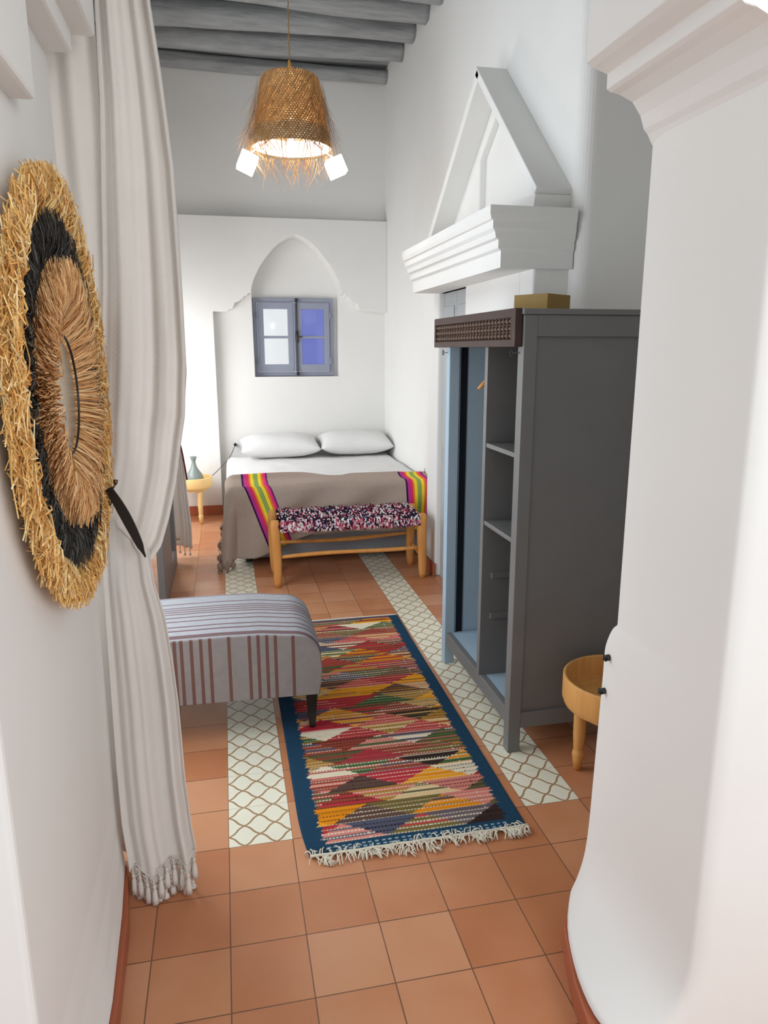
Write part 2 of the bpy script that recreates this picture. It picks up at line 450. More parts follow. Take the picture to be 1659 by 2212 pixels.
names = ['thin grey-painted log under the ceiling against the back wall', 'grey-painted ceiling log second out from the back wall',
         'grey-painted ceiling log third out from the back wall', 'grey-painted ceiling log fourth out from the back wall, behind the lamp cord',
         'grey-painted ceiling log fifth out from the back wall', 'grey-painted ceiling log nearest the camera at the top edge']
for k, (yy, rr, zc) in enumerate(((5.10, .055, 3.90), (4.50, .085, 3.885), (4.12, .09, 3.88), (3.74, .09, 3.885), (3.36, .085, 3.885), (3.0, .09, 3.88))):
    tag(log(yy, rr, zc, seed=k+1), names[k], 'ceiling beam', 'grey logs across the ceiling')

# ------------------------------------------------------------------ window in the bed recess
fr = MB(); fr.prism([(.348, 1.287), (1.105, 1.287), (1.105, 2.008), (.348, 2.008)], [[(.385, 1.325), (1.068, 1.325), (1.068, 1.97), (.385, 1.97)]], 'xz', 5.255, 5.299)
wf = struct(fr.build('window_1', bluegrey, bevel=.004))
def glass(name, tint, alpha_mix):
    M_ = Mat(name, .1, .5); nt = M_.nt
    tr = M_.n('ShaderNodeBsdfTransparent'); tr.inputs[0].default_value = (*tint, 1)
    gl = M_.n('ShaderNodeBsdfGlossy'); gl.inputs['Roughness'].default_value = .05
    tl = M_.n('ShaderNodeBsdfTranslucent'); tl.inputs[0].default_value = (*tint, 1)
    m1 = M_.n('ShaderNodeMixShader'); m1.inputs[0].default_value = alpha_mix
    nt.links.new(tr.outputs[0], m1.inputs[1]); nt.links.new(tl.outputs[0], m1.inputs[2])
    m2 = M_.n('ShaderNodeMixShader'); m2.inputs[0].default_value = .06
    nt.links.new(m1.outputs[0], m2.inputs[1]); nt.links.new(gl.outputs[0], m2.inputs[2])
    nt.links.new(m2.outputs[0], nt.nodes['Material Output'].inputs[0]); return M_.mt
clear = glass('clear_glass', (1, 1, 1), 0.0); blue = glass('blue_frosted_glass', (.46, .49, .80), .12)
for (x0, x1, mt_) in ((.387, .722, clear), (.742, 1.066, blue)):
    zz0, zz1, zm = 1.328, 1.967, 1.65
    s = MB(); a0, a1 = x0+.058, x1-.052
    s.prism([(x0, zz0), (x1, zz0), (x1, zz1), (x0, zz1)], [[(a0, zz0+.07), (a1, zz0+.07), (a1, zm-.012), (a0, zm-.012)], [(a0, zm+.012), (a1, zm+.012), (a1, zz1-.06), (a0, zz1-.06)]], 'xz', 5.24, 5.275)
    so = s.build('window_sash', bluegrey, wf, bevel=.004)
    for z0, z1 in ((zz0+.06, zm-.005), (zm+.005, zz1-.05)):
        p_ = MB(); p_.box((a0-.005, 5.256, z0), (a1+.005, 5.259, z1)); p_.build('pane', mt_, so)
    for zh in (1.43, 1.85):
        hx = x0-.006 if x0 < .5 else x1+.006
        h = MB(); h.tube([(hx, 5.235, zh-.03), (hx, 5.235, zh+.03)], .007, 8); h.build('hinge', bluegrey, so)
pm = MB(); pm.box((.7235, 5.232, 1.33), (.7405, 5.27, 1.965)); pm.build('mullion', bluegrey, wf, bevel=.003)
rd = MB(); rd.tube([(.755, 5.228, 1.30), (.755, 5.228, 2.0)], .006, 8)
for zc in (1.31, 1.99): rd.box((.742, 5.22, zc-.015), (.768, 5.24, zc+.015))
rod = rd.build('espagnolette_rod', iron, wf)
hd = MB(); hd.lathe([(.004, -.06), (.014, -.045), (.011, -.02), (.019, 0), (.011, .02), (.014, .045), (.004, .06)], 12, (.755, 5.222, 1.655)); hd.tube([(.755, 5.215, 1.655), (.775, 5.195, 1.655), (.80, 5.19, 1.653)], .006, 8)
hd.build('handle', iron, rod, smooth=True)

# ------------------------------------------------------------------ glazed grey door on the patio side
d = struct(MB().box((-.385, 3.40, 0), (-.345, 3.50, 2.1)).build('door_2', greypaint, bevel=.003))
for args in (((-.385, 2.45, 0), (-.345, 3.05, 2.1)), ((-.385, 3.0501, 0), (-.345, 3.3999, .12)), ((-.385, 3.0501, 2.0), (-.345, 3.3999, 2.1))):
    MB().box(*args).build('door_rail' if args[0][1] > 3 else 'door_panel', greypaint, d, bevel=.003)
MB().box((-.367, 3.05, .12), (-.363, 3.40, 2.0)).build('pane', clear, d)

# ------------------------------------------------------------------ wardrobe
WX0, WX1, WY0, WY1, WT = 1.065, 1.575, .53, 1.425, 1.665
W = thing('wardrobe', 'grey painted open wardrobe with shelves and dark wood lattice pelmet by the right wall', 'wardrobe', (WX0, WY0, 0))
for (a, b_) in (((WX0, WY0), (WX0+.05, WY0+.05)), ((WX0, WY1-.05), (WX0+.05, WY1)), ((WX1-.05, WY0), (WX1, WY0+.05)), ((WX1-.05, WY1-.05), (WX1, WY1))):
    MB().box((a[0], a[1], 0), (b_[0], b_[1], WT-.012)).build('post', bluetone if (a[0] < 1.2 and a[1] > 1) else greypaint, W, bevel=.003)  # far front post: cold daylight put into its colour
def side(y0, y1, nm):
    sp = MB(); sp.box((WX0+.05, y0+.014, .12), (WX1-.05, y1, WT-.06)); so = sp.build(nm, greypaint, W)
    MB().box((WX0+.0501, y0, .10), (WX1-.0501, y0+.02, .165)).build('rail', greypaint, so, bevel=.002); MB().box((WX0+.0501, y0, WT-.085), (WX1-.0501, y0+.02, WT-.012)).build('rail', greypaint, so, bevel=.002)
    
side(WY0+.003, WY0+.03, 'side_panel')
MB().box((WX0+.055, WY1-.035, .12), (WX0+.06, WY1-.012, WT-.03)).build('side_panel', bluetone, W)
MB().box((WX0+.10, WY1-.035, .12), (WX1-.05, WY1-.012, WT-.03)).build('side_panel', bluetone, W)
MB().box((WX0+.055, WY1-.012, .12), (WX0+.105, WY1-.006, WT-.03)).build('side_slot', simple('navy_slot_shade', (.012, .018, .03), .6), W)  # dark strip stands in for the shade in the open gap
MB().box((WX1-.02, WY0+.05, .12), (WX1-.005, WY1-.05, WT-.02)).build('back_panel', greypaint, W)
MB().box((WX0-.006, WY0-.006, WT-.0115), (WX1+.004, WY1+.006, WT+.008)).build('top_board', greypaint, W, bevel=.003)
YD = .905
MB().box((WX0+.004, YD-.016, .16), (WX1-.021, YD+.016, WT-.02)).build('divider', greypaint, W, bevel=.002)
MB().box((WX0+.008, WY0+.05, .10), (WX0+.035, WY1-.05, .165)).build('base_rail', greypaint, W, bevel=.003)
MB().box((WX0+.0355, WY0+.03, .145), (WX1-.021, WY1-.04, .162)).build('bottom_board', bluetone, W)
for zs in (1.17, .85):
    MB().box((WX0+.008, WY0+.0305, zs-.018), (WX1-.021, YD-.0165, zs)).build('shelf', greypaint, W, bevel=.002)
for zs in (.60, .42):
    MB().box((WX0+.045, YD-.028, zs), (WX1-.03, YD-.0165, zs+.025)).build('cleat', greypaint, W, bevel=.002)
# lattice pelmet
PY0, PY1, PZ0, PZ1, PX = WY0+.012, 1.53, 1.545, 1.675, WX0-.03
pf = MB(); pf.prism([(PY0, PZ0), (PY1, PZ0), (PY1, PZ1), (PY0, PZ1)], [[(PY0+.035, PZ0+.026), (PY1-.02, PZ0+.026), (PY1-.02, PZ1-.03), (PY0+.035, PZ1-.03)]], 'yz', PX, PX+.028)
pel = pf.build('pelmet', darkwood, W, bevel=.003)
MB().box((PX+.024, PY0+.03, PZ0+.02), (PX+.0275, PY1-.015, PZ1-.02)).build('backing', simple('black_backing', (.008, .006, .005), .9), pel)
lt = MB(); ny = 26
h_ = (PZ1-.03)-(PZ0+.026)
for i in range(ny):
    yc = PY0+.035+(i+.5)*(PY1-PY0-.055)/ny
    for j in range(3):
        zc = PZ0+.026+(j+.5)*h_/3
        lt.lathe([(.004, -h_/6), (.007, -h_/8), (.0145, 0), (.006, h_/8), (.004, h_/6)], 8, (PX+.012, yc, zc))
for j in range(4):
    zc = PZ0+.026+j*h_/3
    lt.tube([(PX+.014, PY0+.03, zc), (PX+.014, PY1-.02, zc)], .0035, 6)
lt.build('turned_lattice', simple('turned_walnut', S(84, 62, 50), .4, .45, 30, .2), pel, smooth=True)
def ring_hook(y0, y1, zc, xx):
    h = MB(); h.tube([(xx, y0, zc), (xx, y1, zc)], .0018, 6)
    pts = [(xx+.0, y1+.011*(1 if y1 > y0 else -1)*(1-math.cos(a)), zc+.011*math.sin(a)) for a in [2*PI*k/20 for k in range(21)]]
    h.tube(pts, .0018, 6); h.build('ring_hook', iron, W, smooth=True)
ring_hook(1.40, 1.455, 1.522, WX0-.004)
ring_hook(.56, .615, 1.525, WX0-.004)
hg = thing('coat_hanger', 'wooden coat hanger inside the left compartment of the wardrobe', 'hanger', (1.18, 1.10, 1.42))
hm = MB(); hm.tube([(1.10, 1.075, 1.375), (1.13, 1.08, 1.40), (1.21, 1.09, 1.43), (1.29, 1.10, 1.44), (1.38, 1.11, 1.43), (1.46, 1.12, 1.40), (1.49, 1.125, 1.375)], [.006, .011, .012, .012, .012, .011, .006], 10); hm.build('hanger_bar', benchwood, hg, smooth=True)
hk = MB(); hk.tube([(1.29, 1.10, 1.44), (1.29, 1.10, 1.475), (1.27, 1.10, 1.495), (1.29, 1.10, 1.515), (1.31, 1.10, 1.50)], .002, 6); hk.build('hook', iron, hg, smooth=True)
rl = MB(); rl.tube([(1.30, YD+.016, 1.50), (1.30, WY1-.036, 1.50)], .011, 12); rl.build('clothes_rail', greypaint, W, smooth=True)
# gold box on the wardrobe
gb = MB(); gb.box((-.085, -.08, 0), (.085, .08, .08)); g_ = gb.build('gold_box', gold, bevel=.002)
g_.location = (1.35, 1.03, 1.6735); g_.rotation_euler = (0, 0, math.radians(33)); tag(g_, 'small plain gold-brown box standing on top of the grey wardrobe', 'box')

# ------------------------------------------------------------------ round tray tables
def tray_table(name, label, cx, cy, r, ht, tray_h, mat, phis, leg_r, floor_in):
    t = thing(name, label, 'side table', (cx, cy, 0), None)
    p = MB(); z0 = ht-tray_h
    p.lathe([(0.001, z0), (r-.03, z0), (r-.008, z0+.008), (r, z0+.03), (r, ht-.003), (r-.003, ht), (r-.009, ht), (r-.012, ht-.003), (r-.012, z0+.035), (r-.014, z0+.03), (.001, z0+.03)], 64, (cx, cy, 0))
    p.build('tray', mat, t, smooth=True, bevel=.001)
    a = MB(); a.lathe([(.001, z0-.022), (r*.72, z0-.022), (r*.76, z0-.0005), (.001, z0-.0005)], 48, (cx, cy, 0)); a.build('apron', mat, t, smooth=True, bevel=.001)
    for ph in phis:
        lx, ly = cx+(r*.66)*math.cos(ph), cy+(r*.66)*math.sin(ph); hz = z0-.023
        l = MB(); l.lathe([(leg_r*1.0, hz), (leg_r, hz-.02), (leg_r*.95, hz*.55), (leg_r*.78, hz*.33), (leg_r*.72, hz*.31), (leg_r*.9, hz*.28), (leg_r*.95, hz*.24), (leg_r*.85, hz*.18), (leg_r*.62, 0)], 18, (lx, ly, 0), cap=True)
        l.build('leg', mat, t, smooth=True)
    return t
tray_table('tray_table', 'round honey-coloured wooden tray table beside the grey wardrobe side', 1.375, .285, .195, .405, .115, lightwood, (math.radians(138), math.radians(258), math.radians(18)), .024, 0)
tray_table('bedside_table', 'pale yellow round bedside table carrying the grey vase', -.265, 4.80, .175, .42, .10, yellowwood, (math.radians(62), math.radians(182), math.radians(302)), .024, 0)
vs = MB(); vs.lathe([(.001, 0), (.050, 0), (.068, .012), (.080, .04), (.080, .068), (.066, .10), (.043, .132), (.027, .16), (.019, .19), (.017, .21), (.023, .232), (.031, .25), (.029, .253), (.020, .235), (.012, .21), (.010, .19)], 40)
v_o = vs.build('vase', simple('grey_glazed_ceramic', S(128, 138, 134), .3, .5, 6, .12), smooth=True); v_o.location = (-.245, 4.78, .3505)
tag(v_o, 'grey ceramic bottle vase on the pale yellow bedside table', 'vase')
cd = MB(); cd.tube([(-.10, 4.90, .40), (-.06, 4.92, .43), (0.0, 4.96, .48), (.06, 5.02, .53), (.10, 5.09, .59), (.128, 5.13, .65)], .0032, 6)
ct = thing('power_cord', 'thin grey cord running from bedside table up to a black wall plug', 'cord', (.0, 4.96, .4))
cd.build('cable', simple('grey_cable', (.10, .10, .10), .6), ct, smooth=True)
pg = MB(); pg.tube([(.131, 5.159, .655), (.131, 5.122, .655)], .014, 12); pg.build('plug', simple('black_plastic', (.01, .01, .01), .4), ct, smooth=True, bevel=.002)

# ------------------------------------------------------------------ bed
BX0, BX1, BY0, BY1 = .075, 1.555, 3.32, 5.12
B = thing('bed', 'double bed with grey base and white mattress standing in the wall recess', 'bed', (.8, 4.2, 0))
MB().box((BX0+.02, BY0+.01, .045), (BX1-.02, BY1, .30)).build('bed_base', simple('blue_grey_bed_base', S(150, 155, 162), .7, .2, 20, .05), B, bevel=.01)
for px in (BX0+.1, BX1-.1):
    for py in (BY0+.1, BY1-.1): MB().lathe([(.025, 0), (.03, .0445)], 16, (px, py, 0), cap=True).build('leg', blackwood, B)
MB().box((BX0+.02, BY0+.02, .3005), (BX1-.02, BY1, .50)).build('mattress', bedwhite, B, bevel=.05, seg=4)
def nz3(x, y, z, s=0): return noise.noise(Vector((x, y, z+s*13.7)))
# duvet: rounded cloth shell over mattress
def drape_top(x, y):
    return .552+.010*nz3(x*2.3, y*2.3, 0)+.006*nz3(x*6, y*6, 2)
dv = MB()
NU, NV = 90, 90
def duvet(u, v):
    # u across: left hang, top, right tuck
    s = -.36+u*(.36+1.46+.12); yv = BY0+.03+v*(4.98-BY0-.03)
    k = .0
    if s < 0:
        d_ = -s; bl = .055
        a = min(d_/bl, PI/2) if d_ < bl*PI/2 else None
        if a is not None: xx = BX0+.03-bl*math.sin(a)*1; zz = drape_top(0, yv)-bl*(1-math.cos(a))
        else:
            e = d_-bl*PI/2; xx = BX0+.03-bl-.015*math.sin(e*5)-.012*nz3(yv*4, e*3, 5); zz = drape_top(0, yv)-bl-e
    elif s > 1.44:
        d_ = s-1.44; xx = BX0+.03+1.44+min(d_, .03); zz = drape_top(1.4, yv)-d_
    else:
        xx = BX0+.03+s; zz = drape_top(s, yv)
    if v < .03: zz -= .02*(1-v/.03)
    return (xx, yv, max(zz, .22+.02*nz3(yv*5, 0, 1)))
dv.grid(NU, NV, duvet)
dvo = dv.build('duvet', bedwhite, smooth=True, solid=.014); tag(dvo, 'white duvet spread over the bed with its left side hanging down', 'bedding')

# pillows
def pillow(name, label, cx, cy, cz, wx, wy, hz, rx, rz, seed):
    t = MB(); n = 36
    def top(u, v, sg):
        a, b_ = u*2-1, v*2-1
        e = (1-abs(a)**3.2)*(1-abs(b_)**3.0)
        hh = hz*.5*max(0, e)**.55
        px = a*wx/2*(1-.05*(1-abs(b_)**2)*0-.04*(b_*b_)*(1-abs(a)) ); py = b_*wy/2*(1-.05*(a*a)*(1-abs(b_)))
        px *= 1-.05*(1-b_*b_); py *= 1-.06*(1-a*a)
        return (px, py, sg*hh+.006*nz3(a*3, b_*3, sg, seed)*e)
    t.grid(n, n, lambda u, v: top(u, v, 1)); t.grid(n, n, lambda u, v: top(u, v, -1))
    o = t.build(name, bedwhite, smooth=True)
    bm = bmesh.new(); bm.from_mesh(o.data); bmesh.ops.remove_doubles(bm, verts=bm.verts, dist=.0012); bmesh.ops.recalc_face_normals(bm, faces=bm.faces); bm.to_mesh(o.data); bm.free()
    for p in o.data.polygons: p.use_smooth = True
    o.location = (cx, cy, cz); o.rotation_euler = (rx, 0, rz)
    tag(o, label, 'pillow', 'white pillows at the head of the bed')
pillow('pillow', 'white pillow at the head of the bed, left of the two, nearest the vase', .535, 4.91, .672, .73, .43, .20, math.radians(8), .02, 1)
pillow('pillow', 'white pillow at the head of the bed, right of the two, against right wall', 1.245, 4.92, .680, .69, .43, .205, math.radians(8), -.02, 2)

# throw blanket
th = Mat('taupe_woven_throw', .9, .1)
tcn = th.n('ShaderNodeUVMap'); spx = th.n('ShaderNodeSeparateXYZ'); th.nt.links.new(tcn.outputs[0], spx.inputs[0])
U = X(spx.outputs[0]); V = X(spx.outputs[1])
taupe = S(176, 158, 146)
band = [S(62, 20, 70), S(190, 60, 150), S(226, 60, 96), S(246, 132, 60), S(250, 222, 60), S(150, 176, 96), S(150, 170, 100), S(250, 226, 60), S(245, 120, 60), S(232, 60, 130), S(120, 36, 110)]
widths = [.07, .11, .10, .06, .12, .09, .08, .12, .08, .10, .07]
st = []; acc = 0
for c_, w_ in zip(band, widths): st.append((acc, c_)); acc += w_
def bandmix(u0, wdt, prev):
    f = (U-u0)/wdt
    return th.mix(f.gt(0.0)*f.lt(1.0), prev, th.ramp(f, st, 'CONSTANT'))
nf = th.noise(60, 3)
c0 = th.mix(nf, tuple(k*.9 for k in taupe), tuple(k*1.08 for k in taupe))
c1 = bandmix(.05, .19, c0); c2 = bandmix(1.235, .19, c1)
th.color(c2); p = th.pos(); th.bump((p[0]*700).sin()*(p[2]*700).sin(), .15, .002)
TY = 3.66
t = MB(); NU, NV = 120, 80; uvs = []
zt = .590; xL, yF = BX0+.02, BY0+.005
def throwp(u, v):
    s = -.40+u*(.40+1.47+.05); tt = v*(.34+.55)   # tt: distance from back edge
    L1 = .34
    back = TY + .03*math.sin(s*2.4+.4) - .09*math.exp(-((s-.72)/.14)**2)
    ds = max(0, -s); dt = max(0, tt-L1)
    w_ = .010*nz3(s*3, tt*3, 1)
    xx = xL+max(s, 0); yy = back-(back-yF)*min(tt/L1, 1)
    zz = zt + .017*nz3(s*2.5, yy*4, 3) + .036*math.exp(-((tt-.06-.05*s)/.045)**2)*(.4+.6*math.exp(-((s-.35)/.5)**2)) - .018*math.exp(-((s-.72)/.1)**2)*math.exp(-(tt/.08)**2) + .012*math.sin(tt*26+s*3)*max(0, 1-tt/.34)*math.exp(-((s-.9)/.5)**2)
    # right edge tucks down between bed and wall
    if s > 1.44: zz -= (s-1.44)*.8
    dd = math.hypot(ds, dt)
    if dd > 0:
        ca, sa = ds/dd, dt/dd
        corner = 2*ca*sa
        rad = .07
        if dd < rad*PI/2: out = rad*math.sin(dd/rad); dn = rad*(1-math.cos(dd/rad))
        else: out = rad+(dd-rad*PI/2)*(.05+.16*corner); dn = rad+(dd-rad*PI/2)*.985
        fold = .026*math.sin((s*2.2+tt*1.1)*6)*min(1, dn/.2)*(1 if dt > ds else .6) + w_*2
        xx += -ca*(out+fold*.6); yy += -sa*(out+fold)
        zz -= dn
        # the long front sweep: hangs lower to the left
        if dt > 0: zz += 0.0
    if dt > 0:
        lift = .13*min(1, max(0, (s-.12)/.40))
        zz += lift*(dt/.55)
    return (xx, yy, max(zz, .03+.004*math.sin(s*40)))
for j in range(NV):
    for i in range(NU):
        u, v = i/(NU-1), j/(NV-1)
        t.v.append(throwp(u, v)); s = -.40+u*1.92; tt = v*.89
        uvs.append((s-.18*max(0, tt-.34)/.45*max(0, 1-max(0, s)/1.2), tt))
for j in range(NV-1):
    for i in range(NU-1): t.f.append((j*NU+i, j*NU+i+1, (j+1)*NU+i+1, (j+1)*NU+i))
t.uv = uvs
TH = thing('throw_blanket', 'taupe throw with bright striped bands draped over the foot of the bed', 'blanket', (.6, 3.4, .5))
to = t.build('throw_cloth', th.mt, TH, smooth=True, solid=.006)
taup = simple('taupe_pompom_wool', S(150, 128, 112), .95, .1, 60, .3, .6)
def pom(p, r):
    q = MB(); nu, nv = 14, 10; rr = random.Random(int(p[1]*997+p[2]*131))
    q.grid(nu, nv, lambda a, b_: tuple(Vector(p)+Vector((math.cos(2*PI*a)*math.sin(PI*b_), math.sin(2*PI*a)*math.sin(PI*b_), math.cos(PI*b_)*1.15))*(r*(1+.25*noise.noise(Vector((math.cos(2*PI*a)*4, math.sin(2*PI*a)*4, b_*8+p[1]*5)))))))
    for k in range(10):
        a = rr.uniform(0, 2*PI); q.tube([(p[0], p[1], p[2]-r*.6), (p[0]+math.cos(a)*r*.8, p[1]+math.sin(a)*r*.8, p[2]-r*1.9)], .002, 4)
    q.tube([(p[0], p[1], p[2]+r*2.2), (p[0], p[1], p[2]+r*.8)], .002, 4)
    q.build('pompom', taup, TH, smooth=True)
for v in (0.0, .2, .38, .56, .74, .9, 1.0):
    x_, y_, z_ = throwp(0, v); pom((x_-.012, y_, max(z_-.03, .045)), .021)
for u in (.06, .12): 
    x_, y_, z_ = throwp(u, 1); pom((x_, y_-.012, max(z_-.03, .045)), .02)
x_, y_, z_ = throwp(1, 0.0); pom((x_-.03, y_+.02, z_+.04), .025)

# ------------------------------------------------------------------ rag bench
bn = thing('rag_bench', 'wooden bench with woven multicoloured rag seat at the foot of the bed', 'bench', (.83, 2.9, 0))
def rough_leg(cx, cy, h, r0, r1, seed):
    q = MB(); n = 14; nz_ = 14
    for j in range(nz_):
        t_ = j/(nz_-1); zz = h*t_
        r_ = r0+(r1-r0)*t_ - (.006*max(0, .12-t_)/.12) - (.010*max(0, t_-.93)/.07)
        for k in range(n):
            a = 2*PI*k/n; e = 1/(abs(math.cos(a))**4+abs(math.sin(a))**4)**.25
            q.v.append((cx+.004*math.sin(t_*5+seed)+r_*e*math.cos(a)*(1+.05*nz3(math.cos(a)*2, zz*6, seed)), cy+r_*e*.9*math.sin(a), zz))
    for j in range(nz_-1):
        for k in range(n): q.f.append((j*n+k, j*n+(k+1) % n, (j+1)*n+(k+1) % n, (j+1)*n+k))
    q.f.append(tuple(range(n))); q.f.append(tuple((nz_-1)*n+k for k in range(n)))
    q.build('leg', benchwood, bn, smooth=True)
LX0, LX1, LY0, LY1 = .338, 1.325, 2.76, 3.08
for i, (a, c_) in enumerate(((LX0, LY0), (LX1, LY0), (LX0, LY1), (LX1, LY1))): rough_leg(a, c_, .452, .026, .033, i)
def rail_(p0, p1, r, seed):
    q = MB(); pts = []; rs = []
    for k in range(16):
        t_ = k/15; p = Vector(p0).lerp(Vector(p1), t_); p.z += .006*math.sin(t_*5+seed); p.y += .004*math.sin(t_*7+seed)
        pts.append(p); rs.append(r*(.8+.25*math.sin(PI*t_)+.08*math.sin(t_*9+seed)))
    q.tube(pts, rs, 10); q.build('stretcher', benchwood, bn, smooth=True)
rail_((LX0+.02, LY0, .205), (LX1-.02, LY0, .222), .014, 0); rail_((LX0+.02, LY1, .215), (LX1-.02, LY1, .235), .014, 2)
rail_((LX0, LY0+.02, .16), (LX0, LY1-.02, .16), .012, 3); rail_((LX1, LY0+.02, .16), (LX1, LY1-.02, .16), .012, 4)
# woven seat: rag pads built of many short tufts over a padded core
RAG = [S(70, 40, 90), S(40, 46, 92), S(36, 34, 48), S(120, 34, 60), S(196, 80, 110), S(236, 226, 226), S(222, 180, 190), S(150, 40, 60), S(236, 236, 240), S(230, 190, 190), S(44, 30, 44), S(110, 110, 170)]
core = MB(); X0, X1, Y0, Y1 = LX0+.028, LX1-.028, LY0-.028, LY1+.03
def seat_s(u, v):
    xx = X0+(X1-X0)*u; a = 2*PI*v
    ca, sa = math.cos(a), math.sin(a)
    ex = 1/(abs(ca)**5+abs(sa)**5)**.2
    yy = (Y0+Y1)/2+(Y1-Y0)/2*ca*ex; zz = .415+.042*sa*ex - .012*math.sin(PI*u)*(1-(ca*ex)**2)
    return Vector((xx, yy, zz))
core.grid(60, 25, seat_s); core.col = [RAG[2]]*len(core.v)
# strands weaving over, direction mixes
ng = 3600
for k in range(ng):
    u, v = R.random(), R.random()
    p0 = seat_s(u, v); cen = Vector((p0.x, (Y0+Y1)/2, .415)); a = 2*PI*v
    nn = Vector((0, math.cos(a)*.6, math.sin(a))).normalized()
    dirx = R.uniform(-1, 1); tdir = seat_s(u, (v+.02) % 1)-p0
    if tdir.length < 1e-6: continue
    tdir.normalize(); dvec = (tdir+Vector((dirx*.8, 0, 0))).normalized()
    ln = R.uniform(.018, .038); wdt = R.uniform(.0028, .0052)
    sd = dvec.cross(nn).normalized()*wdt
    patch = noise.noise(Vector((p0.x*9, p0.y*5+3, 0)))
    if R.random() < .42: c_ = R.choice(RAG[5:7]+RAG[8:10])
    else: c_ = RAG[int((patch*.5+.5)*4+R.random()*3) % 8] if R.random() < .8 else R.choice(RAG)
    o_ = nn*R.uniform(.002, .006)
    vv = [p0+sd+nn*.0005, p0-sd+nn*.0005, p0+dvec*ln*.5+sd*1.3+o_*1.7, p0+dvec*ln*.5-sd*1.3+o_*1.7, p0+dvec*ln+sd*.6, p0+dvec*ln-sd*.6]
    core.add(vv, [(0, 1, 3, 2), (2, 3, 5, 4)]); core.col += [c_]*6
core.build('woven_seat', tinted('rag_fabric', .9, .1).mt, bn)

# ------------------------------------------------------------------ ottoman
ot = thing('ottoman', 'grey striped upholstered ottoman with black tapered leg by the curtain', 'ottoman', (0, 1.08, 0))
otm = Mat('striped_grey_upholstery', .9, .1); px, py, pz = otm.pos()
def stripes(coord, spots, wd):
    acc_ = None
    for c_ in spots:
        k = (coord-c_).abs().lt(wd); acc_ = k if acc_ is None else X.m('MAXIMUM', acc_, k)
    return acc_
nf = otm.noise(40, 3); grey1 = otm.mix(nf, S(150, 150, 154), S(170, 170, 175))
k1 = stripes(py+.0, [.862, .900, .935, .99, 1.035, 1.075, 1.10, 1.125, 1.15, 1.20, 1.30], .0055)
otm.color(otm.mix(k1, grey1, S(118, 96, 98))); otm.bump((px*900).sin()*(py*900).sin(), .12, .001)
otf = Mat('striped_front_upholstery', .9, .1); px, py, pz = otf.pos()
nf = otf.noise(40, 3); grey1 = otf.mix(nf, S(132, 127, 126), S(150, 144, 142))  # base grey darkened for the shade on the front face
k2 = stripes(px, [-.225, -.18, -.155, -.118, -.082, -.048, .024, .102, .136, .170, .203, .272], .0065)
otf.color(otf.mix(k2, grey1, S(112, 82, 76))); otf.bump((px*900).sin()*(pz*900).sin(), .12, .001)
OX0, OX1, OY0, OY1 = -.44, .385, .845, 1.345
# profile in x,z : rounded top right and straight side
prf = []
for k in range(13):
    a = PI/2*(1-k/12); rx, rz = .12, .10
    prf.append((OX1-rx+rx*math.cos(a)-0.0, .342+rz*math.sin(a)))
prf = [(OX0, .452), (-.2, .458), (.0, .459), (.15, .455)] + prf + [(OX1+.004, .30), (OX1, .24), (OX1-.01, .185)]
tp = MB(); ny = 26
for j in range(ny):
    v = j/(ny-1); yy = OY0+(OY1-OY0)*v
    dome = .014*(1-(2*v-1)**4)
    edge = .018*max(0, 1-min(v, 1-v)/.06)**2
    for i, (a, c_) in enumerate(prf):
        tz = (c_-.185)/.27
        tp.v.append((a-edge*(1 if i > 8 else 0)*.5, yy, c_+dome*tz-edge*tz))
m_ = len(prf)
for j in range(ny-1):
    for i in range(m_-1): tp.f.append((j*m_+i, j*m_+i+1, (j+1)*m_+i+1, (j+1)*m_+i))
tp.build('top_upholstery', otm.mt, ot, smooth=True)
for yy, s_g in ((OY0, -1), (OY1, 1)):
    fp = MB(); pts = [(OX0, .185)] + [(a-(.004 if i > 8 else 0), c_-.012) for i, (a, c_) in enumerate(prf)]
    fp.prism(pts, [], 'xz', yy-.006*1, yy+.006); fp.build('side_upholstery', otf.mt, ot, bevel=.004)
    pp = MB(); pp.tube([(a-(.006 if i > 8 else 0), yy+s_g*.002, c_-.012) for i, (a, c_) in enumerate(prf)], .0038, 6); pp.build('seam_piping', otf.mt, ot, smooth=True)
MB().box((OX0, OY0+.006, .18), (OX1-.014, OY1-.006, .192)).build('underside', blackwood, ot)
for (a, c_) in ((.345, .885), (.345, 1.305), (-.40, .885), (-.40, 1.305)):
    q = MB(); q.v = []
    for (zz, h2) in ((.0095 if a > 0 else 0.0, .012), (.179, .024)):
        q.v += [(a-h2, c_-h2, zz), (a+h2, c_-h2, zz), (a+h2, c_+h2, zz), (a-h2, c_+h2, zz)]
    q.f = [(0, 3, 2, 1), (4, 5, 6, 7), (0, 1, 5, 4), (1, 2, 6, 5), (2, 3, 7, 6), (3, 0, 4, 7)]
    q.build('leg', blackwood, ot, bevel=.002)

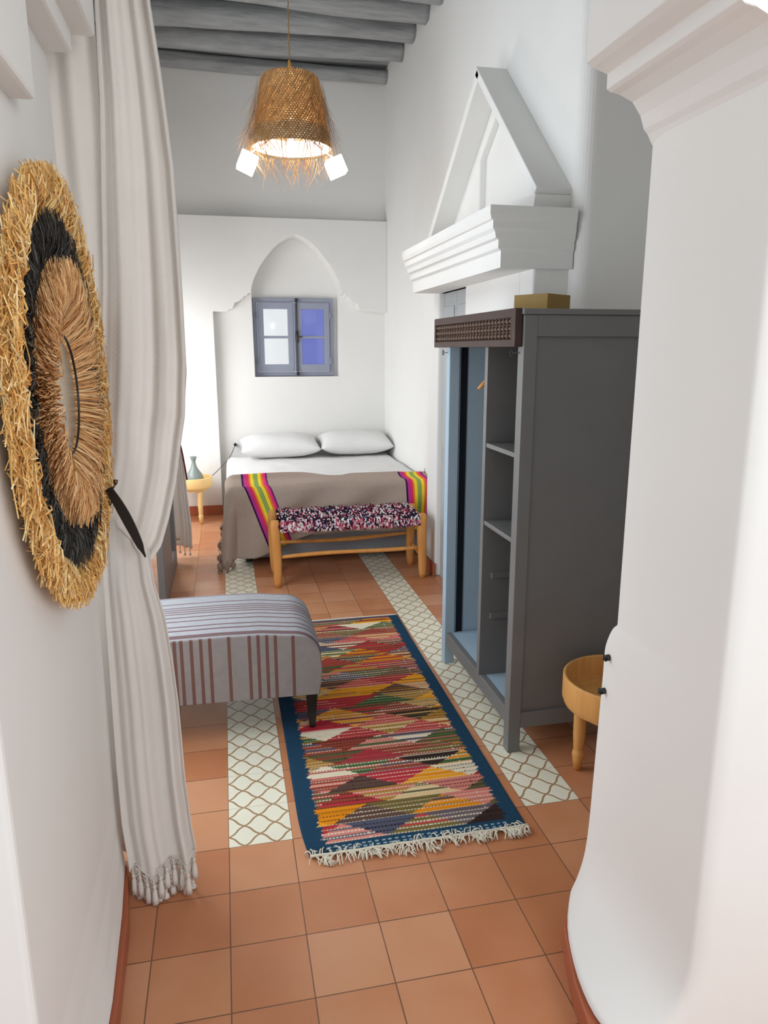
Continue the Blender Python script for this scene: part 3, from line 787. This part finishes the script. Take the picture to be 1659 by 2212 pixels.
# ------------------------------------------------------------------ kilim rug
PAL = [S(188, 70, 70), S(176, 56, 60), S(150, 70, 56), S(206, 110, 104), S(214, 132, 120), S(190, 54, 66), S(226, 140, 30), S(236, 160, 40), S(206, 168, 110), S(222, 190, 140), S(96, 92, 62), S(70, 98, 60),
       S(120, 104, 60), S(98, 74, 66), S(112, 98, 104), S(84, 86, 104), S(230, 216, 190), S(150, 80, 60), S(176, 130, 60), S(60, 46, 42), S(200, 90, 80)]
BLUE = S(38, 68, 92); CRM = S(226, 214, 188); BLK = S(44, 36, 34)
rg = thing('kilim_rug', 'multicoloured kilim runner with blue border and cream fringe on the floor', 'rug', (.6, 1.08, 0))
RW, RL = .735, 1.985
nx, ny = 190, 520
TH_, TB = .088, .27       # triangle height, base
hs = {}
def tcol(key):
    if key not in hs:
        r_ = random.Random(hash(key) & 0xffffff); a = r_.choice(PAL); c2 = r_.choice(PAL); acc_ = r_.choice([CRM, BLK, CRM, r_.choice(PAL)])
        hs[key] = (a, c2, acc_, r_.random())
    return hs[key]
def rugcol(s, t):
    # s across 0..RW, t along 0..RL (t=0 near end)
    ser = .010*abs(((t/.022) % 1)*2-1)+.012*(((t/.07) % 1))
    if s < .052+ser or s > RW-.045-ser: return BLUE
    if t < .05:
        if .012 < t < .04 and ((int(s/.011)+int(t/.007)) % 2 == 0) and int(t/.007) % 2 == 0: return S(150, 176, 190)
        return BLUE
    if t > RL-.03: return S(96, 80, 92)
    t2 = t-.05
    tq = math.floor(t2/.0045)*.0045
    j = math.floor(tq/TH_); fr = tq/TH_-j
    sh = (j % 2)*.5+.17*math.sin(j*2.3)
    q = s/TB+sh; i = math.floor(q); fx = q-i
    # upward triangle with apex at .5
    inside = abs(fx-.5) < .5*(1-fr)
    if inside: key = (j, i, 0)
    else: key = (j, i+(1 if fx > .5 else 0), 1)
    a, c2, acc_, rv = tcol(key)
    band_ = int(tq/.0135)
    zig = tq+.0035*abs(((s/.012) % 1)*2-1)
    ph = (zig/.0225) % 1
    if ph < .2 and ((s/.006) % 1) < .65: return acc_
    if (band_ + int(rv*5)) % 3 == 0: return c2 if rv > .45 else tuple(k*.85 for k in a)
    return a
rm = MB(); rm.col = []
for j in range(ny):
    for i in range(nx):
        u, v = i/(nx-1), j/(ny-1)
        s, tt = u*RW, v*RL
        xl = .226 + (.030 if False else 0)*v; xr = .962+.03*v
        if v < .12: xl += .018*(1-v/.12)**2
        xx = xl+(xr-xl)*u; yy = .094+.022*(1-u)*0+tt
        zz = .006+.002*nz3(xx*5, yy*5, 0)+.0008*math.sin(s*2*PI/.006)*0 + .0009*math.sin(tt*2*PI/.0135)
        if i in (0, nx-1): zz = .001
        rm.v.append((xx, yy, zz)); rm.col.append(rugcol(s, tt))
for j in range(ny-1):
    for i in range(nx-1): rm.f.append((j*nx+i, j*nx+i+1, (j+1)*nx+i+1, (j+1)*nx+i))
rmt = tinted('woven_wool', .95, .05)
p = rmt.pos(); rmt.bump((p[0]*1500).sin()*.5+(p[1]*700).sin(), .4, .0015)
rm.build('woven_field', rmt.mt, rg, smooth=True)
fg = MB()
bp = [(.244+.718*k/40, .092+.0015*math.sin(k*1.3), .010) for k in range(41)]
fg.tube(bp, .0045, 6)
for k in range(210):
    xx = .246+.714*(k+R.random())/210; ln = R.uniform(.022, .05); yy = .092
    a = R.uniform(-.5, .5) + .5*math.sin(k*.21)
    if R.random() < .12: ln, sg = R.uniform(.02, .04), 1
    else: sg = -1
    pts = [(xx, yy, .011)]
    x0, y0 = xx, yy
    for q in range(1, 6):
        a += R.uniform(-.45, .45); x0 += math.sin(a)*ln/5; y0 += sg*math.cos(a)*ln/5
        pts.append((x0, y0, (.010+.008*math.sin(q/5*PI)) if q < 5 else .004))
    if sg == -1:
        pts = [(p_[0], p_[1], max(.0035, p_[2]-.004)) for p_ in pts]
    fg.tube(pts, R.uniform(.0014, .0024), 5)
for k in range(14):   # loose clumps
    xx = .26+.68*R.random(); yy = .07-.02*R.random()
    for q in range(8):
        a = R.uniform(0, 2*PI); fg.tube([(xx, yy, .006), (xx+.014*math.cos(a), yy+.014*math.sin(a), .014), (xx+.022*math.cos(a+.6), yy+.022*math.sin(a+.6), .004)], .0018, 5)
fg.build('fringe', cream, rg, smooth=True)
fg = MB(); fg.tube([(.228+.76*k/20, 2.085, .006) for k in range(21)], .005, 6)
fg.build('far_braid', cream, rg, smooth=True)

# ------------------------------------------------------------------ curtains
def interp(tab, z):
    # tab: list of (value, z) by decreasing z
    if z >= tab[0][1]:
        (v0, z0), (v1, z1) = tab[0], tab[1]
    elif z <= tab[-1][1]: return tab[-1][0]
    else:
        for a, b_ in zip(tab, tab[1:]):
            if b_[1] <= z <= a[1]: (v0, z0), (v1, z1) = a, b_; break
    if z >= tab[0][1]: return tab[0][0]
    f = (z-z0)/(z1-z0) if z1 != z0 else 0
    return v0+(v1-v0)*f
RT = [(-0.077, 2.349), (-0.062, 2.201), (-0.046, 1.994), (-0.044, 1.831), (-0.043, 1.661), (-0.044, 1.508), (-0.056, 1.362), (-0.071, 1.289), (-0.088, 1.19), (-0.113, 1.091), (-0.138, 1.016), (-0.168, 0.973)]
RB = [(-0.168, 0.973), (-0.162, 0.915), (-0.138, 0.81), (-0.124, 0.69), (-0.115, 0.568), (-0.108, 0.347), (-0.097, 0.204), (-0.083, 0.101), (-.083, 0)]
LT = [(-0.20, 2.45), (-0.208, 2.136), (-0.222, 1.93), (-0.235, 1.714), (-0.255, 1.486), (-0.272, 1.295), (-0.275, 1.173), (-0.288, 1.062), (-0.292, 0.937), (-0.294, 0.81), (-0.292, 0.614), (-0.29, 0.413), (-0.285, 0.235), (-0.275, 0.136), (-.265, 0)]
cur = thing('curtain', 'long cream curtain tied back in the foreground beside the raffia wall disc', 'curtain', (-.2, .12, 0), 'cream curtains')
def yc(z):
    if z > 1.3: return .19
    return .19-.18*((1.3-z)/1.3)**1.1
cu = MB(); NU, NV = 150, 200; ZT, ZB = 2.9, .955
PH = [.0, .9, 2.1, 2.7, 3.6, 4.9, 5.6]
def pleat(u, k, z, amp):
    # irregular soft pleats
    q = u*k+.35*math.sin(u*5+1.3)+.12*nz3(u*3, z*.7, 1)
    c_ = math.cos(2*PI*q)
    return amp*(c_ if c_ > 0 else -abs(c_)**.8)
def upper(u, v):
    z = ZT+(ZB-ZT)*v
    xr = interp(RT, z); xl = interp(LT, z)
    if z > 2.349: xr -= (z-2.349)*.09
    tight = max(0, min(1, (z-.955)/.9))
    xx = xl+(xr-xl)*u
    # all pleats sweep to the tie line: lower edge follows the tieback diagonal
    ztie = 1.155+(.945-1.155)*u
    zz = z if v < .5 else z+(ztie-ZB)*((v-.5)/.5)**2
    yy = yc(z)-.012-pleat(u, 3.1, z, .007+.008*tight)-.002*math.cos(2*PI*(u*7+.3))+.03*u
    return (xx, yy, zz)
cu.grid(NU, NV, upper)
cu.build('upper_cloth', curtaincloth, cur, smooth=True, solid=.003)
cl_ = MB()
def lower(u, v):
    ztop = 1.24+(1.0-1.24)*u
    zb = .128+.016*math.sin(u*13+.5)-.035*(1-u)
    z = ztop+(zb-ztop)*v
    zz = z
    xr = interp(RB, z) if z < .973 else -.168-.10*(z-.973); xl = interp(LT, z)
    xx = xl+(xr-xl)*u
    sp = min(1, v*2.5)
    yy = yc(z)+.012*max(0, min(1, (z-.9)/.1))-.006-pleat(u, 2.7, z, .004+.010*sp)-.003*math.cos(2*PI*u*6)*sp
    return (xx, yy, zz)
cl_.grid(NU, NV, lower)
low = cl_.build('lower_cloth', curtaincloth, cur, smooth=True, solid=.003)
# second layer peeping below / behind
ly = MB()
def layer(u, v):
    z = .9+(.066+.014*math.sin(u*10+1)-.9)*v
    xr = interp(RB, z)-.012; xl = interp(LT, z)+.01
    return (xl+(xr-xl)*u, yc(z)+.022-pleat(u, 2.6, z, .012)-.02*(1-u)*v, z)
ly.grid(80, 60, layer); ly.build('lining_cloth', curtaincloth, cur, smooth=True, solid=.003)
# left fold beside the wall end
lf = MB()
lf.grid(40, 80, lambda u, v: (-.40+.19*u-.03*max(0, v-.5), .205+.014*math.sin(u*PI*5.2), 2.9+(.03-2.9)*v)); lf.build('rear_fold', curtaincloth, cur, smooth=True, solid=.003)
# knotted net and tassels along both hems
def hem(fn, v_, n, dy, par, ln=.048):
    net = MB(); k = 0; net.tube([Vector(fn(q/30, v_))+Vector((0, dy, .003)) for q in range(31)], .0016, 5)
    for i in range(n):
        u = (i+.5)/n
        x0, y0, z0 = fn(u, v_)
        y0 += dy
        hw = .5*abs(fn(min(1, u+.5/n), v_)[0]-fn(max(0, u-.5/n), v_)[0])
        for q in range(4):   # crossing threads
            a = -1+2*q/3
            net.tube([(x0+a*hw, y0, z0+.004), (x0-a*hw*.2, y0-.002, z0-.014), (x0, y0-.002, z0-.026)], .0009, 4)
            net.tube([(x0+a*hw, y0, z0+.004), (x0+a*hw*.7, y0-.003, z0-.012), (x0, y0-.002, z0-.026)], .0009, 4)
        tz = max(z0-.03, ln+.012) if False else z0-.028
        lnn = min(ln, tz-.006)
        if lnn < .01: continue
        ts = MB(); ts.lathe([(.001, .004), (.0048, .002), (.005, -.004), (.0034, -.008), (.0062, -.016), (.0085, -lnn*.7), (.0095, -lnn), (.001, -lnn)], 10, (x0, y0, tz))
        for g_ in range(6):
            aa = g_*PI/3; ts.tube([(x0+.006*math.cos(aa), y0+.006*math.sin(aa), tz-lnn*.6), (x0+.009*math.cos(aa), y0+.009*math.sin(aa), max(.003, tz-lnn-.006))], .0012, 4)
        ts.build('tassel', whiteyarn, par, smooth=True)
    net.build('knotted_hem', whiteyarn, par)
hem(lower, 1.0, 10, -.004, low, .058)
hem(layer, 1.0, 9, -.006, low, .045)
# tieback and wall hooks
tb = MB(); sag = []
for k in range(15):
    t_ = k/14; sag.append((-.244+(-.172+.244)*t_, .050+.035*t_, 1.195+(1.0-1.195)*t_+.010*math.sin(PI*t_)))
rb = MB()
for i, pnt in enumerate(sag):
    t_ = i/14; hw = (.008+.005*math.sin(PI*min(1, t_*1.1)))*(1 if t_ < .85 else max(.15, (1-t_)/.15))
    rb.v += [(pnt[0]-hw*.9, pnt[1], pnt[2]-hw*.45), (pnt[0]+hw*.9, pnt[1]-.002, pnt[2]+hw*.45)]
for i in range(14): rb.f.append((2*i, 2*i+1, 2*i+3, 2*i+2))
rb.build('tieback', simple('black_leather', (.012, .008, .006), .45, .4), cur, solid=.005)
for zc, k in ((1.175, 0), (1.125, 1)):
    hk = MB(); x0, y0 = (-.304, .062) if k == 0 else (-.304, .062)
    if k == 0: P_ = [(-.306, .062, 1.176), (-.28, .060, 1.180), (-.250, .058, 1.186), (-.236, .054, 1.192), (-.228, .051, 1.204)]
    else: P_ = [(-.306, .072, 1.126), (-.285, .070, 1.127), (-.262, .066, 1.130), (-.251, .062, 1.138), (-.247, .060, 1.150)]
    hk.tube(P_, .0026, 8); hk.tube([P_[-1], (P_[-1][0]+.002, P_[-1][1], P_[-1][2]+.012)], [.0042, .0062], 8)
    o = hk.build('wall_hook', simple('bronze_metal', (.16, .10, .06), .3, .6, metal=.8), smooth=True)
    tag(o, ['bronze wall hook holding the black curtain tieback', 'lower bronze wall hook just below the curtain tieback'][k], 'hook', 'bronze hooks by the curtain')

# the matching far curtain
fc = thing('curtain', 'cream curtain hanging behind the near curtain, beside the bedside table', 'curtain', (-.3, 3.62, 0), 'cream curtains')
FR = [(-.215, 2.4), (-.222, 1.9), (-.205, 1.5), (-.203, 1.39), (-.23, 1.15), (-.285, .93), (-.262, .7), (-.245, .4), (-.236, .24), (-.24, .05)]
fcm = MB()
def farc(u, v):
    z = 2.9+(.07-2.9)*v; xr = interp(FR, z); xl = -.42+.05*math.exp(-((z-.93)/.3)**2)
    return (xl+(xr-xl)*u, 3.62-pleat(u, 3.2, z, .02), z+(.05*(1-u) if v > .98 else 0))
fcm.grid(70, 120, farc); fcc = fcm.build('cloth', curtaincloth, fc, smooth=True, solid=.003)
hem(farc, 1.0, 5, 0, fcc, .03)
rd_ = MB(); rd_.tube([(-.80, 3.62, 2.9), (-.245, 3.62, 2.9)], .012, 10); rd_.build('curtain_rod', iron, fc, smooth=True)
rb = MB(); rb.tube([(-.395, 3.57, .98), (-.33, 3.562, .955), (-.279, 3.575, .93), (-.270, 3.61, .925)], .009, 8); rb.build('tieback', simple('black_cord', (.012, .008, .006), .5), fc, smooth=True)
rb = MB(); rb.tube([(-.279, 3.60, .86), (-.268, 3.592, .80), (-.256, 3.59, .70), (-.246, 3.59, .60)], .006, 8); rb.build('red_edge_braid', simple('dark_red_cord', S(110, 30, 40), .8), fc, smooth=True)
# dividing header that carries the curtains
b = MB(); b.box((-.80, .155, 2.9), (-.05, .33, 3.965)); struct(b.build('trim_11', plaster))

# ------------------------------------------------------------------ raffia wall disc
DY, DZ = -.225, 1.445
def wallx(y_): return -.303
ds_ = thing('raffia_disc', 'round shaggy raffia wall mirror in natural and black rings on left wall', 'wall decoration', (wallx(DY), DY, DZ))
bk = MB()
bk.lathe([(.001, 0), (.32, 0), (.32, .012), (.001, .018)], 48)
bk.v = [(wallx(DY+v_[0])+.002+v_[2], DY+v_[0], DZ+v_[1]) for v_ in bk.v]
bk.build('backing', simple('straw_backing', S(176, 140, 90), .8), ds_)
NAT = [S(240, 196, 122), S(228, 176, 100), S(248, 214, 150), S(214, 154, 82), S(238, 190, 116), S(250, 224, 170)]
NAT2 = [S(238, 192, 136), S(228, 176, 118), S(246, 210, 158), S(216, 158, 102), S(242, 200, 144)]
BLKS = [S(52, 50, 48), S(74, 72, 68), S(38, 36, 36), S(92, 88, 82), S(60, 56, 52)]
def ring(name, r0, r1, n, cols, prot, wd, curl, clump=0, lab=None):
    q = MB(); q.col = []
    for k in range(n):
        a = R.uniform(0, 2*PI)
        if clump: a += .06*math.sin(a*clump)
        rs = r0+R.uniform(0, (r1-r0)*.55); ln = (r1-rs)*R.uniform(.75, 1.12)+.012
        h0 = .012; h1 = prot*R.uniform(.35, 1.25)
        c_ = R.choice(cols); f_ = R.uniform(.85, 1.1); c_ = tuple(min(1, e*f_) for e in c_)
        w0 = wd*R.uniform(.6, 1.3); tang = a+R.uniform(-.25, .25)*curl
        ns = 5; cl = R.uniform(-1, 1)*curl; tw = R.uniform(0, PI)
        L_ = []
        for s in range(ns):
            t_ = s/(ns-1)
            rad = rs+ln*t_; aa = a+(tang-a)*t_+cl*.10*t_*t_
            hh = h0+h1*math.sin(min(1, t_*1.15)*PI*.62)
            if curl > .8: hh += R.uniform(-.006, .008); rad += R.uniform(-.004, .004)
            y_ = DY+rad*math.cos(aa); z_ = DZ+rad*math.sin(aa)
            L_.append(Vector((wallx(y_)+hh, y_, z_)))
        for s, p_ in enumerate(L_):
            t_ = s/(ns-1); ww = w0*(1-.55*t_)
            tg = Vector((math.sin(tw)*.8, -math.sin(a)*math.cos(tw), math.cos(a)*math.cos(tw)))*ww
            q.v += [tuple(p_+tg), tuple(p_-tg)]; q.col += [c_, c_]
        b0 = len(q.v)-2*ns
        for s in range(ns-1): q.f.append((b0+2*s, b0+2*s+1, b0+2*s+3, b0+2*s+2))
    o = q.build(name, raffia, ds_)
    if lab: o['label'] = lab
    return o
ring('outer_fringe', .325, .425, 5200, NAT, .036, .0028, 1.3, 0, 'thick natural raffia outer ring')
ring('black_fringe', .235, .345, 3600, BLKS, .034, .0018, .5, 0, 'black raffia ring')
ring('inner_fringe', .125, .255, 3600, NAT2, .05, .0017, .35, 0, 'pale natural raffia inner ring')
q = MB(); q.col = []
mr = MB(); mr.lathe([(.001, .020), (.118, .020), (.128, .017)], 48); mr.v = [(wallx(DY+v_[0])+.008+v_[2], DY+v_[0], DZ+v_[1]) for v_ in mr.v]
mr.build('mirror', simple('mirror_glass', (.72, .68, .58), .3, .5, metal=.9), ds_, smooth=True)
rr_ = MB(); rr_.tube([(wallx(DY)+.034, DY+.124*math.cos(2*PI*k/48), DZ+.124*math.sin(2*PI*k/48)) for k in range(49)], .0026, 6, cap=False)
rr_.build('mirror_rim', blackwood, ds_, smooth=True)

# switch-like fittings on the jamb bulge
for zc, k in ((.795, 0), (.70, 1)):
    h = MB(); yk = -.352+.012*k; h.tube([(.958, yk, zc), (.942, yk, zc)], .008, 10); h.tube([(.944, yk, zc), (.940, yk, zc-.008), (.936, yk, zc-.004), (.936, yk, zc+.008)], .0032, 6)
    o = h.build('coat_hook', iron, smooth=True)
    tag(o, ['small dark iron hook on the right doorway plaster, upper of two', 'small dark iron hook on the right doorway plaster, lower of two'][k], 'hook', 'iron hooks on the doorway')

# ------------------------------------------------------------------ pendant lamp
PX_, PY_ = .512, 2.8
pl = thing('pendant_lamp', 'woven raffia pendant lamp with glowing glass cubes hanging from the ceiling', 'pendant lamp', (PX_, PY_, 2.68))
wv = Mat('woven_raffia_shade', .6, .3); nt = wv.nt
px, py, pz = wv.pos()
ang = X.m('ARCTAN2', px-PX_, py-PY_)
rows = (pz*2*PI/.012).sin(); cols_ = (ang*75.0+(pz/.012).floor()*PI).sin()
n1 = wv.noise(30, 3)
wv.color(wv.mix(n1, S(140, 108, 68), S(184, 150, 106))); wv.bump(rows*.6+cols_*.5, .8, .006)
hole = ((rows*.5+cols_*.6+n1*1.3)).gt(1.30)
tr = wv.n('ShaderNodeBsdfTransparent'); tl = wv.n('ShaderNodeBsdfTranslucent'); tl.inputs[0].default_value = (*S(200, 140, 70), 1)
mx = wv.n('ShaderNodeMixShader'); mx.inputs[0].default_value = .10
nt.links.new(wv.b.outputs[0], mx.inputs[1]); nt.links.new(tl.outputs[0], mx.inputs[2])
mx2 = wv.n('ShaderNodeMixShader'); nt.links.new(hole.s, mx2.inputs[0]); nt.links.new(mx.outputs[0], mx2.inputs[1]); nt.links.new(tr.outputs[0], mx2.inputs[2])
nt.links.new(mx2.outputs[0], nt.nodes['Material Output'].inputs[0])
sh = MB(); sh.lathe([(.02, 3.108), (.05, 3.102), (.11, 3.09), (.155, 3.075), (.172, 3.05), (.177, 3.02), (.186, 2.97), (.205, 2.85), (.226, 2.74), (.236, 2.69)], 96, (PX_, PY_, 0))
sho = sh.build('shade', wv.mt, pl, smooth=True, solid=.004)
fn_ = MB(); fn_.col = []
SC = [S(176, 128, 74), S(200, 152, 92), S(150, 104, 58), S(214, 172, 112), S(128, 90, 52)]
def shr(z):
    t_ = (3.08-z)/.39; return .178+.058*max(0, t_)
def strand(a, z0, ln, lean, out, wd, c_, ns=6):
    b0 = len(fn_.v)
    for s in range(ns):
        t_ = s/(ns-1); zz = z0-ln*t_*math.cos(lean*.6); aa = a+math.sin(lean)*ln*t_/.2
        rr = shr(max(zz, 2.69))+.006+out*t_**1.6
        c3 = Vector((PX_+rr*math.cos(aa), PY_+rr*math.sin(aa), zz)); ww = wd*(1-.7*t_)
        tg = Vector((-math.sin(aa), math.cos(aa), .4)).normalized()*ww
        fn_.v += [tuple(c3+tg), tuple(c3-tg)]; fn_.col += [c_, c_]
    for s in range(ns-1): fn_.f.append((b0+2*s, b0+2*s+1, b0+2*s+3, b0+2*s+2))
for k in range(900):
    a = R.uniform(0, 2*PI); z0 = R.uniform(2.76, 3.07)
    strand(a, z0, R.uniform(.10, .26), R.uniform(-.9, -.35), R.uniform(.005, .10)*(1 if R.random() < .45 else .25), R.uniform(.0012, .0024), R.choice(SC))
for k in range(170):
    a = R.choice([R.gauss(0, .5), PI+R.gauss(0, .5)]); z0 = R.uniform(2.84, 3.0)
    strand(a, z0, R.uniform(.16, .28), R.uniform(-.4, .2), R.uniform(.04, .085), R.uniform(.0012, .002), R.choice([SC[2], SC[4], S(96, 72, 48)]))
fn_.build('raffia_strands', raffia, pl)
fn_ = MB(); fn_.col = []
for k in range(150):
    a = R.uniform(0, 2*PI)
    strand(a, 2.70, R.uniform(.06, .21), R.uniform(-.6, .5), R.uniform(-.11, .01), R.uniform(.0017, .0028), R.choice(SC))
fn_.build('bottom_fringe', raffia, pl)
cr = MB(); cr.tube([(PX_+.002*math.sin(k*1.9), PY_+.002*math.cos(k*1.9), 3.12+(3.96-3.12)*k/60) for k in range(61)], .0035, 6)
cr.build('cord', simple('gold_cord', S(150, 112, 60), .6, .3), pl, smooth=True)
cp = MB(); cp.tube([(PX_, PY_, 3.095), (PX_+.004, PY_, 3.13), (PX_-.002, PY_, 3.165)], [.022, .012, .006], 10, jit=.15); cp.build('knot', simple('straw_knot', S(190, 140, 74), .7), pl, smooth=True)
em = Mat('lit_opal_glass', .5); em.b.inputs['Emission Color'].default_value = (1, .97, .93, 1); em.b.inputs['Emission Strength'].default_value = 14; em.color((.9, .9, .9))
arm_m = simple('brushed_nickel', (.5, .5, .5), .3, .5, metal=.9)
hub = MB(); hub.lathe([(.012, 2.80), (.035, 2.79), (.035, 2.75), (.01, 2.735)], 20, (PX_, PY_, 0), cap=True); hub.tube([(PX_, PY_, 2.79), (PX_, PY_, 3.14)], .005, 8); hub.build('hub', arm_m, pl, smooth=True)
for ang_, roll in ((PI, -1), (0, 1)):
    dr = Vector((math.cos(ang_), math.sin(ang_), 0))
    ctr = Vector((PX_, PY_, 2.605))+dr*.262 if roll else Vector((PX_, PY_, 2.80))+dr*.10
    ar = MB(); ar.tube([Vector((PX_, PY_, 2.76))+dr*.02, Vector((PX_, PY_, 2.745))+dr*.12, ctr+Vector((0, 0, .055))-dr*.02], .005, 8); ao = ar.build('arm', arm_m, pl, smooth=True)
    cb = MB(); h = .050; cb.box((-h, -h, -h), (h, h, h))
    mrot = Matrix.Rotation(-roll*math.radians(24), 3, 'Y')
    cb.v = [tuple(mrot @ Vector(v_) + ctr) for v_ in cb.v]
    cb.build('glass_cube', em.mt, ao, bevel=.004)
bl = MB(); bl.lathe([(.001, 2.735), (.02, 2.722), (.032, 2.70), (.02, 2.678), (.001, 2.668)][::-1], 20, (PX_, PY_, 0)); bl.build('bulb', em.mt, pl, smooth=True)
lnr = MB(); lnr.lathe([(.2315, 2.70), (.214, 2.79), (.211, 2.79), (.2285, 2.70)], 64, (PX_, PY_, 0)); lnr.build('added_liner', added_liner, pl, smooth=True)  # liner added so the inside of the shade burns out white
def point(nm, loc, e, rad, col=(1, .97, .94)):
    l = bpy.data.lights.new(nm, 'POINT'); l.energy = e; l.shadow_soft_size = rad; l.color = col
    o = bpy.data.objects.new(nm, l); C.objects.link(o); o.location = loc
point('pendant_bulb', (PX_, PY_-.02, 2.80), 26, .03)
